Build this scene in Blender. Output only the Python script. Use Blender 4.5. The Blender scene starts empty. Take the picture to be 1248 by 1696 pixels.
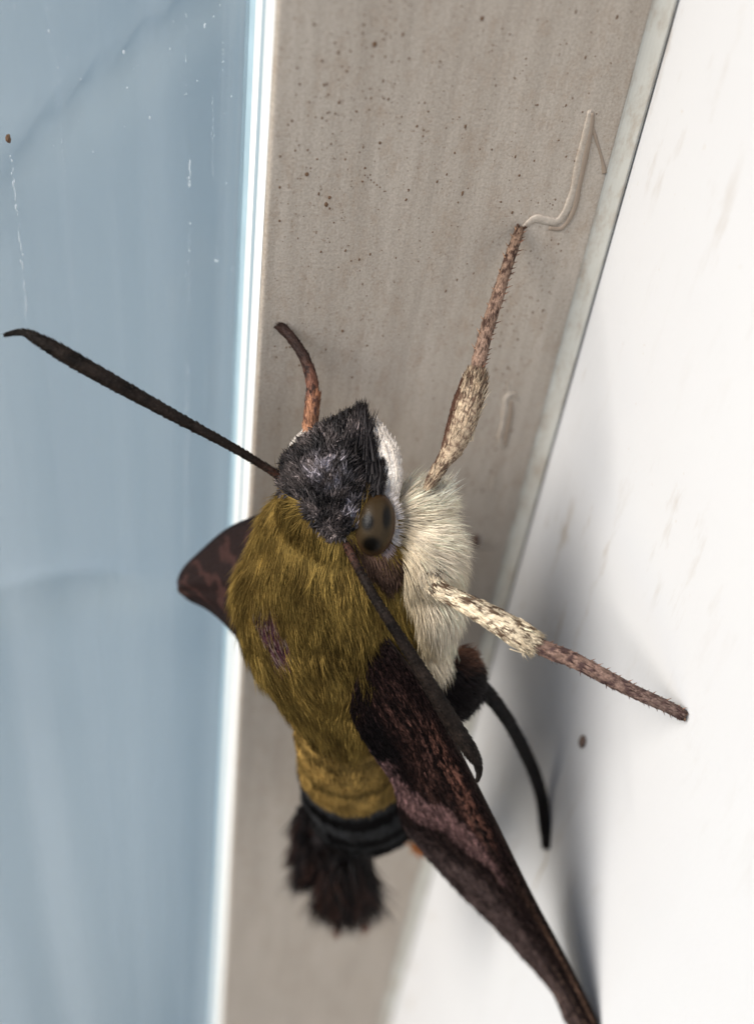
import bpy, bmesh, math, random
import numpy as np
from mathutils import Matrix, Vector, noise as mnoise

random.seed(7); rng = np.random.default_rng(7)
S = bpy.context.scene
COL = S.collection
S.unit_settings.system = 'METRIC'
S.unit_settings.scale_length = 0.01            # one unit is one centimetre: the moth is about 4 cm long

# ------------------------------------------------------------------ camera
# z is the upright direction of the window frame; frame face is y = 0, side wall is x = 0
F, PX, PY = 1800.0, 624.0, 848.0               # focal length and centre, in photograph pixels
up = np.array([324.0, 2072.0, F]); up /= np.linalg.norm(up)
fw = np.array([0, 0, -1.0])
h = fw - up*(fw@up); h /= np.linalg.norm(h)
rt = np.cross(h, up)
PSI = math.radians(20)
Yc = math.cos(PSI)*h - math.sin(PSI)*rt
Xc = np.cross(Yc, up)
RM = np.stack([Xc, Yc, up], 1).T               # camera -> world
def ray(px, py): return np.array([(px-PX)/F, -(py-PY)/F, -1.0])
CAM = -(RM@ray(1112-.278*848, 848)*9.0)
cd = bpy.data.cameras.new('camera'); cam = bpy.data.objects.new('camera', cd); COL.objects.link(cam)
mw = Matrix.Identity(4)
for i in range(3):
    for j in range(3): mw[i][j] = RM[i, j]
    mw[i][3] = CAM[i]
cam.matrix_world = mw
cd.sensor_fit = 'HORIZONTAL'; cd.sensor_width = 36; cd.lens = F/1248*36
cd.clip_start = 0.05; cd.clip_end = 500
cd.dof.use_dof = True; cd.dof.focus_distance = 6.9; cd.dof.aperture_fstop = 0.28
S.camera = cam

# ------------------------------------------------------------------ light
SUN = np.array([-0.78, -0.11, 0.62]); SUN /= np.linalg.norm(SUN)
w = bpy.data.worlds.new('World'); S.world = w; w.use_nodes = True
nt = w.node_tree
sky = nt.nodes.new('ShaderNodeTexSky'); sky.sky_type = 'NISHITA'; sky.sun_disc = False
sky.sun_elevation = math.asin(SUN[2]); sky.sun_rotation = math.atan2(SUN[0], SUN[1])
bg = nt.nodes['Background']; bg.inputs['Strength'].default_value = 0.145
nt.links.new(sky.outputs['Color'], bg.inputs['Color'])
sd = bpy.data.lights.new('sun', 'SUN'); sd.energy = 4.2; sd.angle = math.radians(34); sd.color = (1, .96, .90)
so = bpy.data.objects.new('sun', sd); COL.objects.link(so)
so.rotation_euler = Vector(SUN).to_track_quat('Z', 'Y').to_euler(); so.location = (-20, -2, 18)
V = S.view_settings
V.view_transform = 'Standard'; V.look = 'None'; V.exposure = 0.3; V.gamma = 1; V.use_curve_mapping = False

# ------------------------------------------------------------------ helpers
def at(px, py, d): return CAM + RM@ray(px, py)*d
def on_plane(px, py, axis, v):
    d = RM@ray(px, py); return CAM + d*((v-CAM[axis])/d[axis])
def proj(P):
    c = (np.asarray(P)-CAM)@RM
    return PX+F*c[..., 0]/-c[..., 2], PY-F*c[..., 1]/-c[..., 2], -c[..., 2]
CX, CY, CZ = RM[:, 0], RM[:, 1], RM[:, 2]      # camera right, up, back in the world
def nrm(v): return v/np.maximum(np.linalg.norm(v, axis=-1, keepdims=True), 1e-9)
def smooth(a, b, x): t = np.clip((x-a)/(b-a), 0, 1); return t*t*(3-2*t)
def spline(pts, n):
    """Catmull-Rom through rows of numbers"""
    P = np.array(pts, float); P = np.vstack([2*P[0]-P[1], P, 2*P[-1]-P[-2]])
    m = len(pts)-1; out = []
    for t in np.linspace(0, m, n):
        i = min(int(t), m-1); u = t-i; a, b, c, d = P[i:i+4]
        out.append(.5*(2*b+(c-a)*u+(2*a-5*b+4*c-d)*u*u+(3*b-a-3*c+d)*u**3))
    return np.array(out)
def fn(v, sc=1.0, off=0.0):
    return np.array([mnoise.fractal(Vector((p[0]*sc+off, p[1]*sc, p[2]*sc)), 1.0, 2.0, 3) for p in np.atleast_2d(v)])
def inpoly(x, y, poly):
    x = np.asarray(x); y = np.asarray(y); r = np.zeros(x.shape, bool); n = len(poly)
    for i in range(n):
        x0, y0 = poly[i]; x1, y1 = poly[(i+1) % n]
        if y0 == y1: continue
        c = ((y0 > y) != (y1 > y)) & (x < (x1-x0)*(y-y0)/(y1-y0)+x0)
        r ^= c
    return r

ORG = {}
def link(name, me, mat, parent=None):
    o = bpy.data.objects.new(name, me); COL.objects.link(o)
    if mat: me.materials.append(mat)
    if parent: o.parent = parent
    return o
def root_of(p):
    while p.parent: p = p.parent
    return p
def mesh(name, verts, faces, mat, parent=None, cols=None, smooth_=True):
    verts = np.asarray(verts, float)
    if parent is not None: verts = verts-np.array(root_of(parent).location)
    me = bpy.data.meshes.new(name)
    if isinstance(faces, np.ndarray):
        k = faces.shape[1]; nf = len(faces)
        me.vertices.add(len(verts)); me.vertices.foreach_set('co', verts.astype(np.float32).ravel())
        me.loops.add(nf*k); me.loops.foreach_set('vertex_index', faces.astype(np.int32).ravel())
        me.polygons.add(nf); me.polygons.foreach_set('loop_start', np.arange(0, nf*k, k, dtype=np.int32))
        me.update(calc_edges=True)
    else:
        me.from_pydata([tuple(v) for v in verts], [], faces)
    me.validate()
    me.polygons.foreach_set('use_smooth', np.full(len(me.polygons), smooth_))
    if cols is not None: paint(me, cols)
    return link(name, me, mat, parent)
def paint(me, cols):
    c = np.ones((len(me.vertices), 4), np.float32); c[:, :3] = np.clip(cols, 0, 1)
    a = me.color_attributes.new('Col', 'FLOAT_COLOR', 'POINT'); a.data.foreach_set('color', c.ravel())
def thing(name, label, cat, loc):
    o = bpy.data.objects.new(name, None); COL.objects.link(o); o.location = loc
    o.empty_display_size = .3; o['label'] = label; o['category'] = cat; return o
def extrude(prof, z0, z1, nz=2):
    n = len(prof); zs = np.linspace(z0, z1, nz); V_ = [(x, y, z) for z in zs for x, y in prof]; Fc = []
    for k in range(nz-1):
        for i in range(n):
            j = (i+1) % n; Fc.append((k*n+i, k*n+j, (k+1)*n+j, (k+1)*n+i))
    Fc.append(tuple(range(n-1, -1, -1))); Fc.append(tuple((nz-1)*n+i for i in range(n)))
    return V_, Fc
def loft(rings, close=True):
    """rings: (m, n, 3) -> verts, quads, with both ends capped to a point"""
    m, n, _ = rings.shape
    V_ = rings.reshape(-1, 3); Fc = []
    for i in range(m-1):
        for j in range(n):
            k = (j+1) % n; Fc.append((i*n+j, i*n+k, (i+1)*n+k, (i+1)*n+j))
    V_ = np.vstack([V_, rings[0].mean(0), rings[-1].mean(0)]); a = m*n
    for j in range(n):
        k = (j+1) % n; Fc.append((a, k, j)); Fc.append((a+1, (m-1)*n+j, (m-1)*n+k))
    return V_, Fc
def tube(P, r, n=10, flat=None):
    """tapered round tube along P; flat = optional (axis vector, factor)"""
    P = np.array(P); r = np.broadcast_to(r, (len(P),)); T = nrm(np.gradient(P, axis=0)); rings = []
    for p, t, q in zip(P, T, r):
        a = nrm(np.cross(t, CZ)); b = np.cross(a, t)
        th = np.linspace(0, 2*math.pi, n, endpoint=False)[:, None]
        v = q*(np.cos(th)*a+np.sin(th)*b)
        if flat is not None: v = v-flat[0]*(v@flat[0])[:, None]*(1-flat[1])
        rings.append(p+v)
    return np.array(rings)
def hairs(name, root, D, N, L, rad, col, mat, parent, lift=.3, segs=3, sides=3, tipcol=None, kind='stuff'):
    """one mesh of many tapered bristles, each bending from its lifted root back along D"""
    n = len(root); L = np.broadcast_to(L, (n,)); rad = np.broadcast_to(rad, (n,)); lift = np.broadcast_to(lift, (n,))
    A = nrm(np.cross(D, N)); B = nrm(np.cross(A, D)); Vs = []; Cs = []
    sway = rng.normal(0, .10, n)
    for k in range(segs):
        t = k/segs
        c = root+L[:, None]*(t*D+(lift*t*(1-.45*t))[:, None]*N+(sway*t*t)[:, None]*A)
        q = rad*(1-t)**.6
        for s in range(sides):
            th = 2*math.pi*s/sides
            Vs.append(c+q[:, None]*(math.cos(th)*A+math.sin(th)*B))
            Cs.append(col if tipcol is None else col*(1-t)+tipcol*t)
    Vs.append(root+L[:, None]*(D+(lift*.55)[:, None]*N+sway[:, None]*A)); Cs.append(col if tipcol is None else tipcol)
    nv = segs*sides+1
    Vv = np.stack(Vs, 1).reshape(-1, 3); Cc = np.stack(Cs, 1).reshape(-1, 3)
    tri = []
    for k in range(segs-1):
        for s in range(sides):
            a, b = k*sides+s, k*sides+(s+1) % sides; tri += [(a, b, b+sides), (a, b+sides, a+sides)]
    for s in range(sides): tri.append(((segs-1)*sides+s, (segs-1)*sides+(s+1) % sides, segs*sides))
    Fc = (np.array(tri)[None]+(np.arange(n)*nv)[:, None, None]).reshape(-1, 3)
    o = mesh(name, Vv, Fc, mat, parent, Cc)
    if kind: o['kind'] = kind
    return o

# ------------------------------------------------------------------ materials
def mat(name):
    m = bpy.data.materials.new(name); m.use_nodes = True
    return m, m.node_tree, m.node_tree.nodes['Principled BSDF']
def node(t, kind, **kw):
    n = t.nodes.new(kind)
    for k, v in kw.items():
        if k in n.inputs: n.inputs[k].default_value = v
        else: setattr(n, k, v)
    return n
def noise_tex(t, scale, detail=4, rough=.55, stretch=(1, 1, 1)):
    tc = node(t, 'ShaderNodeTexCoord'); mp = node(t, 'ShaderNodeMapping'); mp.inputs['Scale'].default_value = stretch
    t.links.new(tc.outputs['Object'], mp.inputs['Vector'])
    n = node(t, 'ShaderNodeTexNoise'); n.inputs['Scale'].default_value = scale
    n.inputs['Detail'].default_value = detail; n.inputs['Roughness'].default_value = rough
    t.links.new(mp.outputs['Vector'], n.inputs['Vector']); return n.outputs['Fac']
def ramp(t, fac, a, b, ca, cb):
    r = node(t, 'ShaderNodeValToRGB'); e = r.color_ramp.elements
    e[0].position = a; e[1].position = b; e[0].color = (*ca, 1); e[1].color = (*cb, 1)
    t.links.new(fac, r.inputs['Fac']); return r.outputs['Color']
def mix(t, fac, a, b, mode='MIX'):
    m = node(t, 'ShaderNodeMix', data_type='RGBA', blend_type=mode)
    for sock, v in ((0, fac), (6, a), (7, b)):
        if isinstance(v, (int, float)): m.inputs[sock].default_value = v
        elif isinstance(v, tuple): m.inputs[sock].default_value = (*v, 1)
        else: t.links.new(v, m.inputs[sock])
    return m.outputs[2]
def bump(t, b, hgt, strength, dist):
    n = node(t, 'ShaderNodeBump'); n.inputs['Strength'].default_value = strength; n.inputs['Distance'].default_value = dist
    t.links.new(hgt, n.inputs['Height']); t.links.new(n.outputs['Normal'], b.inputs['Normal'])
def painted(name, rough=.5, spec=.3, translucent=0.0, fine=None, coat=0):
    """colour comes from the piece's own pigment attribute"""
    m, t, b = mat(name)
    a = node(t, 'ShaderNodeAttribute', attribute_name='Col'); c = a.outputs['Color']
    if fine:
        c = mix(t, 1.0, c, ramp(t, noise_tex(t, fine, 3), .3, .7, (.55, .55, .55), (1.25, 1.25, 1.25)), 'MULTIPLY')
        bump(t, b, noise_tex(t, fine*1.3, 2), .5, .01)
    t.links.new(c, b.inputs['Base Color'])
    b.inputs['Roughness'].default_value = rough; b.inputs['Specular IOR Level'].default_value = spec
    b.inputs['Coat Weight'].default_value = coat
    if translucent:
        tr = node(t, 'ShaderNodeBsdfTranslucent'); t.links.new(c, tr.inputs['Color'])
        ms = node(t, 'ShaderNodeMixShader'); ms.inputs[0].default_value = translucent
        t.links.new(b.outputs[0], ms.inputs[1]); t.links.new(tr.outputs[0], ms.inputs[2])
        t.links.new(ms.outputs[0], t.nodes['Material Output'].inputs['Surface'])
    return m
M_fur = painted('moth_fur', .65, .06, .22)
M_dark = painted('dark_fur', .42, .14, .04)
M_body = painted('moth_skin', .8, .1, 0, 60)
M_wing = painted('wing_scales', .65, .08, .06, 55)
M_leg = painted('leg_scales', .6, .12, 0, 70)
M_horn = painted('antenna_horn', .6, .08, 0, 60)
M_eye = painted('eye_lens', .42, .13, 0, None, .02)
_t = M_eye.node_tree; _v = node(_t, 'ShaderNodeTexVoronoi'); _v.inputs['Scale'].default_value = 75; _tc = node(_t, 'ShaderNodeTexCoord')
_t.links.new(_tc.outputs['Object'], _v.inputs['Vector']); bump(_t, _t.nodes['Principled BSDF'], _v.outputs['Distance'], .15, .006)

def frame_paint():
    m, t, b = mat('frame_paint')
    base = mix(t, noise_tex(t, .9, 5, .6, (1, 1, .35)), (.40, .338, .28), (.51, .452, .388))
    base = mix(t, 1.0, base, ramp(t, noise_tex(t, 3, 6, .7, (3, 3, .25)), .35, .65, (.86, .85, .83), (1.06, 1.06, 1.05)), 'MULTIPLY')
    sp = ramp(t, noise_tex(t, 26, 4, .8), .60, .70, (0, 0, 0), (1, 1, 1))
    ar = ramp(t, noise_tex(t, 1.1, 4, .6), .40, .62, (.2, .2, .2), (.9, .9, .9))
    base = mix(t, mix(t, 1.0, sp, ar, 'MULTIPLY'), base, (.18, .11, .062))
    sp2 = ramp(t, noise_tex(t, 9, 6, .75, (1, 1, .6)), .50, .70, (0, 0, 0), (.55, .55, .55))
    base = mix(t, sp2, base, (.34, .255, .185))
    base = mix(t, 1.0, base, ramp(t, noise_tex(t, 60, 2, .6), .3, .7, (.82, .81, .80), (1.1, 1.1, 1.1)), 'MULTIPLY')
    t.links.new(base, b.inputs['Base Color'])
    b.inputs['Roughness'].default_value = .55; b.inputs['Specular IOR Level'].default_value = .35
    bump(t, b, noise_tex(t, 30, 4, .7), .35, .012)
    return m
def wall_paint():
    m, t, b = mat('wall_paint')
    base = mix(t, noise_tex(t, .7, 4), (.53, .53, .535), (.57, .57, .57))
    st = ramp(t, noise_tex(t, 4.0, 5, .65, (1, 1.4, .35)), .56, .70, (0, 0, 0), (.8, .8, .8))
    near = ramp(t, noise_tex(t, .55, 2, .5), .42, .6, (.1, .1, .1), (1, 1, 1))
    tc = node(t, 'ShaderNodeTexCoord'); sx = node(t, 'ShaderNodeSeparateXYZ'); t.links.new(tc.outputs['Object'], sx.inputs[0])
    mr = node(t, 'ShaderNodeMapRange'); t.links.new(sx.outputs['Y'], mr.inputs[0])       # grime gathers towards the corner
    for k_, v_ in ((1, -3.0), (2, -.2), (3, .12), (4, 1.0)): mr.inputs[k_].default_value = v_
    near = mix(t, 1.0, near, mr.outputs[0], 'MULTIPLY')
    base = mix(t, mix(t, 1.0, st, near, 'MULTIPLY'), base, (.33, .27, .20))
    sp = ramp(t, noise_tex(t, 16, 2, .6), .70, .76, (0, 0, 0), (.5, .5, .5))
    base = mix(t, mix(t, 1.0, sp, mr.outputs[0], 'MULTIPLY'), base, (.45, .38, .30))
    t.links.new(base, b.inputs['Base Color'])
    b.inputs['Roughness'].default_value = .5; b.inputs['Specular IOR Level'].default_value = .3
    bump(t, b, noise_tex(t, 25, 4, .6, (1, 1, .5)), .2, .01)
    return m
def plain(name, col, rough=.5, var=.12, sc=8, bm_=.15):
    m, t, b = mat(name)
    lo = tuple(c*(1-var) for c in col); hi = tuple(min(1, c*(1+var)) for c in col)
    t.links.new(mix(t, noise_tex(t, sc, 4, .6), lo, hi), b.inputs['Base Color'])
    b.inputs['Roughness'].default_value = rough; b.inputs['Specular IOR Level'].default_value = .3
    if bm_: bump(t, b, noise_tex(t, sc*3, 3), bm_, .01)
    return m
def glass():
    m, t, b = mat('window_glass'); t.nodes.remove(b)
    tr = node(t, 'ShaderNodeBsdfTransparent'); tr.inputs['Color'].default_value = (.985, .993, 1, 1)
    gl = node(t, 'ShaderNodeBsdfGlossy'); gl.inputs['Roughness'].default_value = .06
    lw = node(t, 'ShaderNodeLayerWeight'); lw.inputs['Blend'].default_value = .5
    pw = node(t, 'ShaderNodeMath', operation='POWER'); t.links.new(lw.outputs['Facing'], pw.inputs[0]); pw.inputs[1].default_value = 5
    fr = node(t, 'ShaderNodeMath', operation='MULTIPLY_ADD'); t.links.new(pw.outputs[0], fr.inputs[0]); fr.inputs[1].default_value = .9; fr.inputs[2].default_value = .04
    m1 = node(t, 'ShaderNodeMixShader'); t.links.new(fr.outputs[0], m1.inputs[0]); t.links.new(tr.outputs[0], m1.inputs[1]); t.links.new(gl.outputs[0], m1.inputs[2])
    df = node(t, 'ShaderNodeBsdfDiffuse'); df.inputs['Color'].default_value = (.78, .84, .88, 1)
    d1 = ramp(t, noise_tex(t, 1.6, 3, .5, (1.3, 1, .04)), .45, .75, (.01, .01, .01), (.12, .12, .12))
    m2 = node(t, 'ShaderNodeMixShader'); t.links.new(d1, m2.inputs[0]); t.links.new(m1.outputs[0], m2.inputs[1]); t.links.new(df.outputs[0], m2.inputs[2])
    t.links.new(m2.outputs[0], t.nodes['Material Output'].inputs['Surface'])
    return m
def sheer():
    m = plain('backdrop_cloth', (.86, .925, .91), .9, .03, .5, 0); t = m.node_tree; b = t.nodes['Principled BSDF']
    tr = node(t, 'ShaderNodeBsdfTranslucent'); tr.inputs['Color'].default_value = (.88, .93, .91, 1)
    ms = node(t, 'ShaderNodeMixShader'); ms.inputs[0].default_value = .5
    t.links.new(b.outputs[0], ms.inputs[1]); t.links.new(tr.outputs[0], ms.inputs[2])
    t.links.new(ms.outputs[0], t.nodes['Material Output'].inputs['Surface']); return m
M_frame = frame_paint(); M_wall = wall_paint(); M_glass = glass()
M_caulk = plain('caulk', (.40, .395, .36), .6, .08, 5)
_t = M_caulk.node_tree; _b = _t.nodes['Principled BSDF']; _c = _b.inputs['Base Color'].links[0].from_socket
_t.links.new(mix(_t, ramp(_t, noise_tex(_t, 7, 6, .75, (1, 1, .4)), .46, .68, (0, 0, 0), (.75, .75, .75)), _c, (.26, .21, .16)), _b.inputs['Base Color'])
M_lit_edge = plain('lit_edge_paint', (.88, .86, .81), .45, .03, 4, .05)  # cleaner white paint, lightened to give the sunlit side its brightness
M_gasket = plain('gasket_rubber', (.34, .42, .46), .5)
M_bead_back = plain('bead_back_metal', (.42, .56, .62), .4, .2, 3, .05)
M_backdrop = sheer()
M_dust = plain('pale_dust', (.62, .67, .70), .8, .1, 20, 0)
M_rust = plain('rust_grit', (.14, .08, .045), .8, .4, 12)
M_seed = plain('seed_husk', (.10, .065, .05), .5, .5, 25)
M_thread = plain('raised_mark', (.47, .44, .39), .5, .12, 12)

# ------------------------------------------------------------------ the setting: side wall, window frame, pane, curtain
Z0, Z1 = -45, 14
vv, ff = extrude([(0, .6), (0, -15), (.8, -15), (.8, .6)], Z0, Z1)
wall = mesh('wall', vv, ff, M_wall, smooth_=False)
wall['kind'] = 'structure'; wall['label'] = 'white painted side wall with faint dirt streaks beside the window frame'; wall['category'] = 'wall'

frame = thing('window_frame', 'dirty beige painted window frame strip with a bright glazing edge', 'window frame', (-1.2, .4, 0))
XE = -2.36
arc = [(XE+.045-.03*math.sin(a), .03-.03*math.cos(a)) for a in np.linspace(0, math.pi/2, 6)]
prof = [(-.122, 0)]+arc+[(XE+.015, .22), (-.122, .22)]
vv, ff = extrude([(XE, .05), (XE+.004, .03), (XE+.013, .022), (XE+.013, .22), (XE, .22)], Z0, Z1); mesh('frame_edge', vv, ff, M_lit_edge, frame, smooth_=False)
vv, ff = extrude(prof, Z0, Z1); mesh('frame_face', vv, ff, M_frame, frame, smooth_=False)
arc = [(XE+.01+.03-.03*math.sin(a), .42+.03-.03*math.cos(a)) for a in np.linspace(0, math.pi/2, 5)]
vv, ff = extrude([(-.16, .42)]+arc+[(XE+.01, .6), (-.16, .6)], Z0, Z1); mesh('glazing_bead', vv, ff, M_lit_edge, frame, smooth_=False)
vv, ff = extrude([(-.16, .222), (XE+.004, .222), (XE+.014, .418), (-.16, .418)], Z0, Z1); mesh('gasket', vv, ff, M_gasket, frame, smooth_=False)
vv, ff = extrude([(-.16, .602), (XE+.012, .602), (XE+.012, .95), (-.16, .95)], Z0, Z1); mesh('bead_back', vv, ff, M_bead_back, frame, smooth_=False)  # bluish back half of the bead, added for a layered edge
cur = [(-.128+.10*t, -.004-.085*t**1.8) for t in np.linspace(0, 1, 7)]
vv, ff = extrude(cur+[(-.014, -.089), (-.014, .3), (-.12, .3), (-.12, -.003)], Z0, Z1); mesh('caulk_strip', vv, ff, M_caulk, frame, smooth_=False)
YG = .80
vv, ff = extrude([(-18, YG), (XE+.008, YG), (XE+.008, YG+.14), (-18, YG+.14)], Z0, Z1)
pane = mesh('pane', vv, ff, M_glass, frame, smooth_=False)

def dots(items, axis, val, rise, name, m, parent, kind='stuff'):
    """little raised flakes lying on a flat surface; items = (centre3, rx, rz)"""
    Vs, Fs = [], []
    for c, rx, rz in items:
        b0 = len(Vs); n = 7
        for k in range(n):
            th = 2*math.pi*k/n; q = random.uniform(.65, 1.15)
            e = [0, 0, 0]; e[1-axis] = math.cos(th)*rx*q; e[2] = math.sin(th)*rz*q
            p = [c[0]+e[0], c[1]+e[1], c[2]+e[2]]; p[axis] = val; Vs.append(p)
        p = list(c); p[axis] = val+rise*min(rx, rz, .02)/.02; Vs.append(p)
        for k in range(n): Fs.append((b0+k, b0+(k+1) % n, b0+n))
    o = mesh(name, Vs, Fs, m, parent, smooth_=False)
    if kind: o['kind'] = kind
    return o
# pale dust tracks running down the pane
it = []
def track(x0, y0, x1, y1, n, w_, ln=2.0, gap=.0):
    for i in range(n):
        t = (i+random.random())/n
        if random.random() < gap: continue
        c = on_plane(x0+(x1-x0)*t+random.gauss(0, 1.2), y0+(y1-y0)*t, 1, YG-.002)
        q = .55*w_*random.uniform(.4, 1.2); it.append((c, q, q*random.uniform(1, ln)))
track(16, 235, 45, 525, 70, .010, 5, .25); track(98, 185, 120, 470, 40, .007, 2, .3)
track(353, 150, 352, 292, 45, .004, 7); track(315, 268, 313, 310, 16, .010, 5); track(314, 340, 312, 520, 30, .007, 5, .35)
track(357, 405, 357, 428, 6, .008, 2); track(358, 431, 357, 434, 4, .020, 1.6)
track(308, 20, 309, 180, 26, .006, 4, .4); track(368, 60, 372, 200, 20, .008, 2, .4)
track(10, 380, 25, 640, 30, .007, 3, .3); track(310, 600, 308, 930, 60, .010, 7, .2); track(340, 560, 342, 760, 30, .005, 4, .3)
track(185, 150, 195, 520, 24, .005, 2, .5); track(60, 300, 66, 500, 20, .005, 2, .4)
for _ in range(120):
    x, y = random.uniform(0, 400), random.uniform(0, 780)
    q = abs(random.gauss(0, .003))+.0015; it.append((on_plane(x, y, 1, YG-.002), q, q*random.uniform(1, 2)))
dots(it, 1, YG-.002, -.004, 'dust_streak', M_dust, pane)
o = dots([(on_plane(13, 230, 1, YG-.002), .018, .03), (on_plane(15, 224, 1, YG-.002), .009, .014)], 1, YG-.002, -.012, 'rust_speck', M_rust, pane, None)

# brown grit stuck to the frame face
it = []
def grit(x, y, q, a=1.0): q *= .62; it.append((on_plane(x, y, 1, -.001), q, q*a))
for x, y, q in [(508, 289, .022), (540, 338, .024), (546, 327, .018), (600, 300, .012), (848, 352, .014), (655, 427, .010), (798, 30, .024), (567, 548, .018),
                (583, 625, .016), (480, 575, .014), (495, 605, .014), (700, 225, .01), (574, 118, .012), (560, 86, .014), (600, 470, .009)]: grit(x, y, q, 1.2)
for i in range(6): grit(604+i*5, 290+i*4, .009)
for _ in range(800):
    x = random.uniform(452, 1050); y = random.uniform(0, 760)
    if x > 1050-.278*y: continue
    grit(x, y, abs(random.gauss(0, .0045))+.002, random.uniform(.8, 2.0))
for _ in range(130):
    grit(random.gauss(560, 70), random.gauss(160, 90), abs(random.gauss(0, .006))+.003, random.uniform(.8, 1.5))
for _ in range(160):
    y = random.uniform(330, 900); grit(1010-.278*y+random.gauss(0, 22), y, abs(random.gauss(0, .005))+.003, random.uniform(.8, 2))
it = [i for i in it if XE+.08 < i[0][0] < -.17]
dots(it, 1, -.0012, -.006, 'rust_grit', M_rust, frame)
# raised runs of dried paint, brown strips standing for their shaded edge
def drip(pts, name='raised_mark', m=M_frame, hgt=.25):
    P = spline(pts, 40); Q = np.array([on_plane(p[0], p[1], 1, 0.0) for p in P]); Q[:, 1] = -.002; P[:, 2] *= 1+.3*fn(Q, 7)
    rg = tube(Q, P[:, 2], 8, (np.array([0, 1.0, 0]), hgt))
    v, f_ = loft(rg); return mesh(name, v, f_, m, frame)
M_bd = plain('groove_shade_brown', (.30, .235, .18), .6)  # for a brown groove and the painted shade of the runs
drip([(976, 182, .014), (971, 215, .022), (960, 260, .028), (950, 310, .03), (939, 345, .032), (923, 366, .032), (905, 365, .03), (885, 362, .026), (866, 376, .018)])
drip([(980, 186, .012), (977, 215, .02), (967, 262, .022), (957, 312, .022), (948, 350, .022), (930, 377, .018), (908, 377, .014)], 'raised_mark', M_bd, .35)  # brown strip along the run, its right-hand shade put into colour
drip([(974, 190, .008), (985, 225, .012), (996, 262, .010), (1001, 286, .016)], 'raised_mark', M_bd, .35)
drip([(846, 664, .014), (844, 690, .022), (840, 712, .020), (836, 738, .010)], 'raised_mark', M_bd, .3)  # shaded side of the lower run, drawn as a brown strip
drip([(858, 662, .010), (848, 652, .018), (838, 660, .024), (836, 680, .026), (832, 705, .024), (827, 725, .022), (834, 742, .010)])
drip([(840, 632, .006), (842, 645, .010), (840, 657, .008)]); drip([(818, 785, .006), (816, 800, .010), (814, 815, .006)])
drip([(786, 885, .012), (788, 893, .032), (789, 903, .020)], 'raised_mark', M_seed, 1.0)  # dark crumb stuck on the frame face

Pw = spline([(906, 1408, .02), (902, 1430, .018), (892, 1450, .016), (884, 1474, .008)], 20); Qw = np.array([on_plane(p[0], p[1], 0, 0.0) for p in Pw]); Qw[:, 0] = -.001  # pale curved thread on the wall
v, f_ = loft(tube(Qw, Pw[:, 2], 8, (np.array([1.0, 0, 0]), .3))); mesh('raised_mark', v, f_, M_thread, wall)
# curtain cloth added behind the pane to stand in for its reflections
nx, nz = 170, 240
X = np.linspace(-24, 1.5, nx); Zz = np.linspace(-45, 14, nz); vv = []
for z in Zz:
    for x in X:
        y = 2.0+.10*math.sin(x*1.5+.3*math.sin(z*.16))+.05*math.sin(x*3.1+1+.02*z)+.16*mnoise.noise(Vector((x*.3, 0, z*.2)))
        e = (z-2.9)*.728-(x+3.01)*.685; y += .12*math.exp(-(e/.13)**2)+.22*math.exp(-((z+2.5)/.22)**2)*float(smooth(-2.4, -3.4, x))  # creases shaped to stand for a reflected diagonal line and level band
        vv.append((x, y, z))
ff = [(k*nx+i, k*nx+i+1, (k+1)*nx+i+1, (k+1)*nx+i) for k in range(nz-1) for i in range(nx-1)]
cu = mesh('backdrop', vv, ff, M_backdrop); cu['label'] = 'pale blue curtain added behind the window pane in place of its reflections'; cu['category'] = 'backdrop'

# seed husk on the wall
c = on_plane(967, 1228, 0, 0.0)
bm = bmesh.new(); bmesh.ops.create_icosphere(bm, subdivisions=3, radius=1)
for v in bm.verts:
    q = 1+.25*mnoise.noise(v.co*2.2); v.co = Vector((v.co.x*.022*q-.016, v.co.y*.036*q, v.co.z*.062*q))
me = bpy.data.meshes.new('seed_husk'); bm.to_mesh(me); bm.free(); me.polygons.foreach_set('use_smooth', [True]*len(me.polygons))
sh = link('seed_husk', me, M_seed); sh.location = c; sh['label'] = 'tiny dark seed husk stuck to the white wall'; sh['category'] = 'debris'

# ------------------------------------------------------------------ the moth
base = at(640, 1000, 7.4)
moth = thing('moth', 'olive and cream furry moth with dark brown wings clinging beside the window', 'moth', tuple(base))

def body_loft(st, n=28):
    """st rows: px, py, depth, half width px, thickness cm"""
    Pp = spline(st, 36); c = np.array([at(*p[:3]) for p in Pp]); T = nrm(np.gradient(c, axis=0)); R_ = []
    for p, q, t in zip(Pp, c, T):
        L = nrm(CX-t*(CX@t)); N = np.cross(t, L); th = np.linspace(0, 2*math.pi, n, endpoint=False)[:, None]
        R_.append(q+L*np.cos(th)*max(p[3], 1)*p[2]/F+N*np.sin(th)*max(p[4], .01))
    return np.array(R_), c
head_st = [(600, 676, 6.98, 3, .02), (588, 700, 6.97, 22, .12), (565, 740, 6.98, 54, .24), (548, 785, 7.03, 80, .34), (550, 835, 7.12, 90, .40), (570, 890, 7.25, 90, .40), (580, 940, 7.4, 60, .3)]
thor_st = [(528, 800, 7.22, 62, .2), (537, 840, 7.25, 112, .36), (552, 885, 7.30, 150, .46), (562, 930, 7.35, 172, .52), (568, 980, 7.40, 178, .54), (572, 1030, 7.45, 174, .53),
           (575, 1080, 7.52, 158, .50), (577, 1120, 7.6, 135, .46), (578, 1160, 7.7, 108, .42), (580, 1195, 7.85, 80, .36), (585, 1215, 8.0, 50, .3)]
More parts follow.
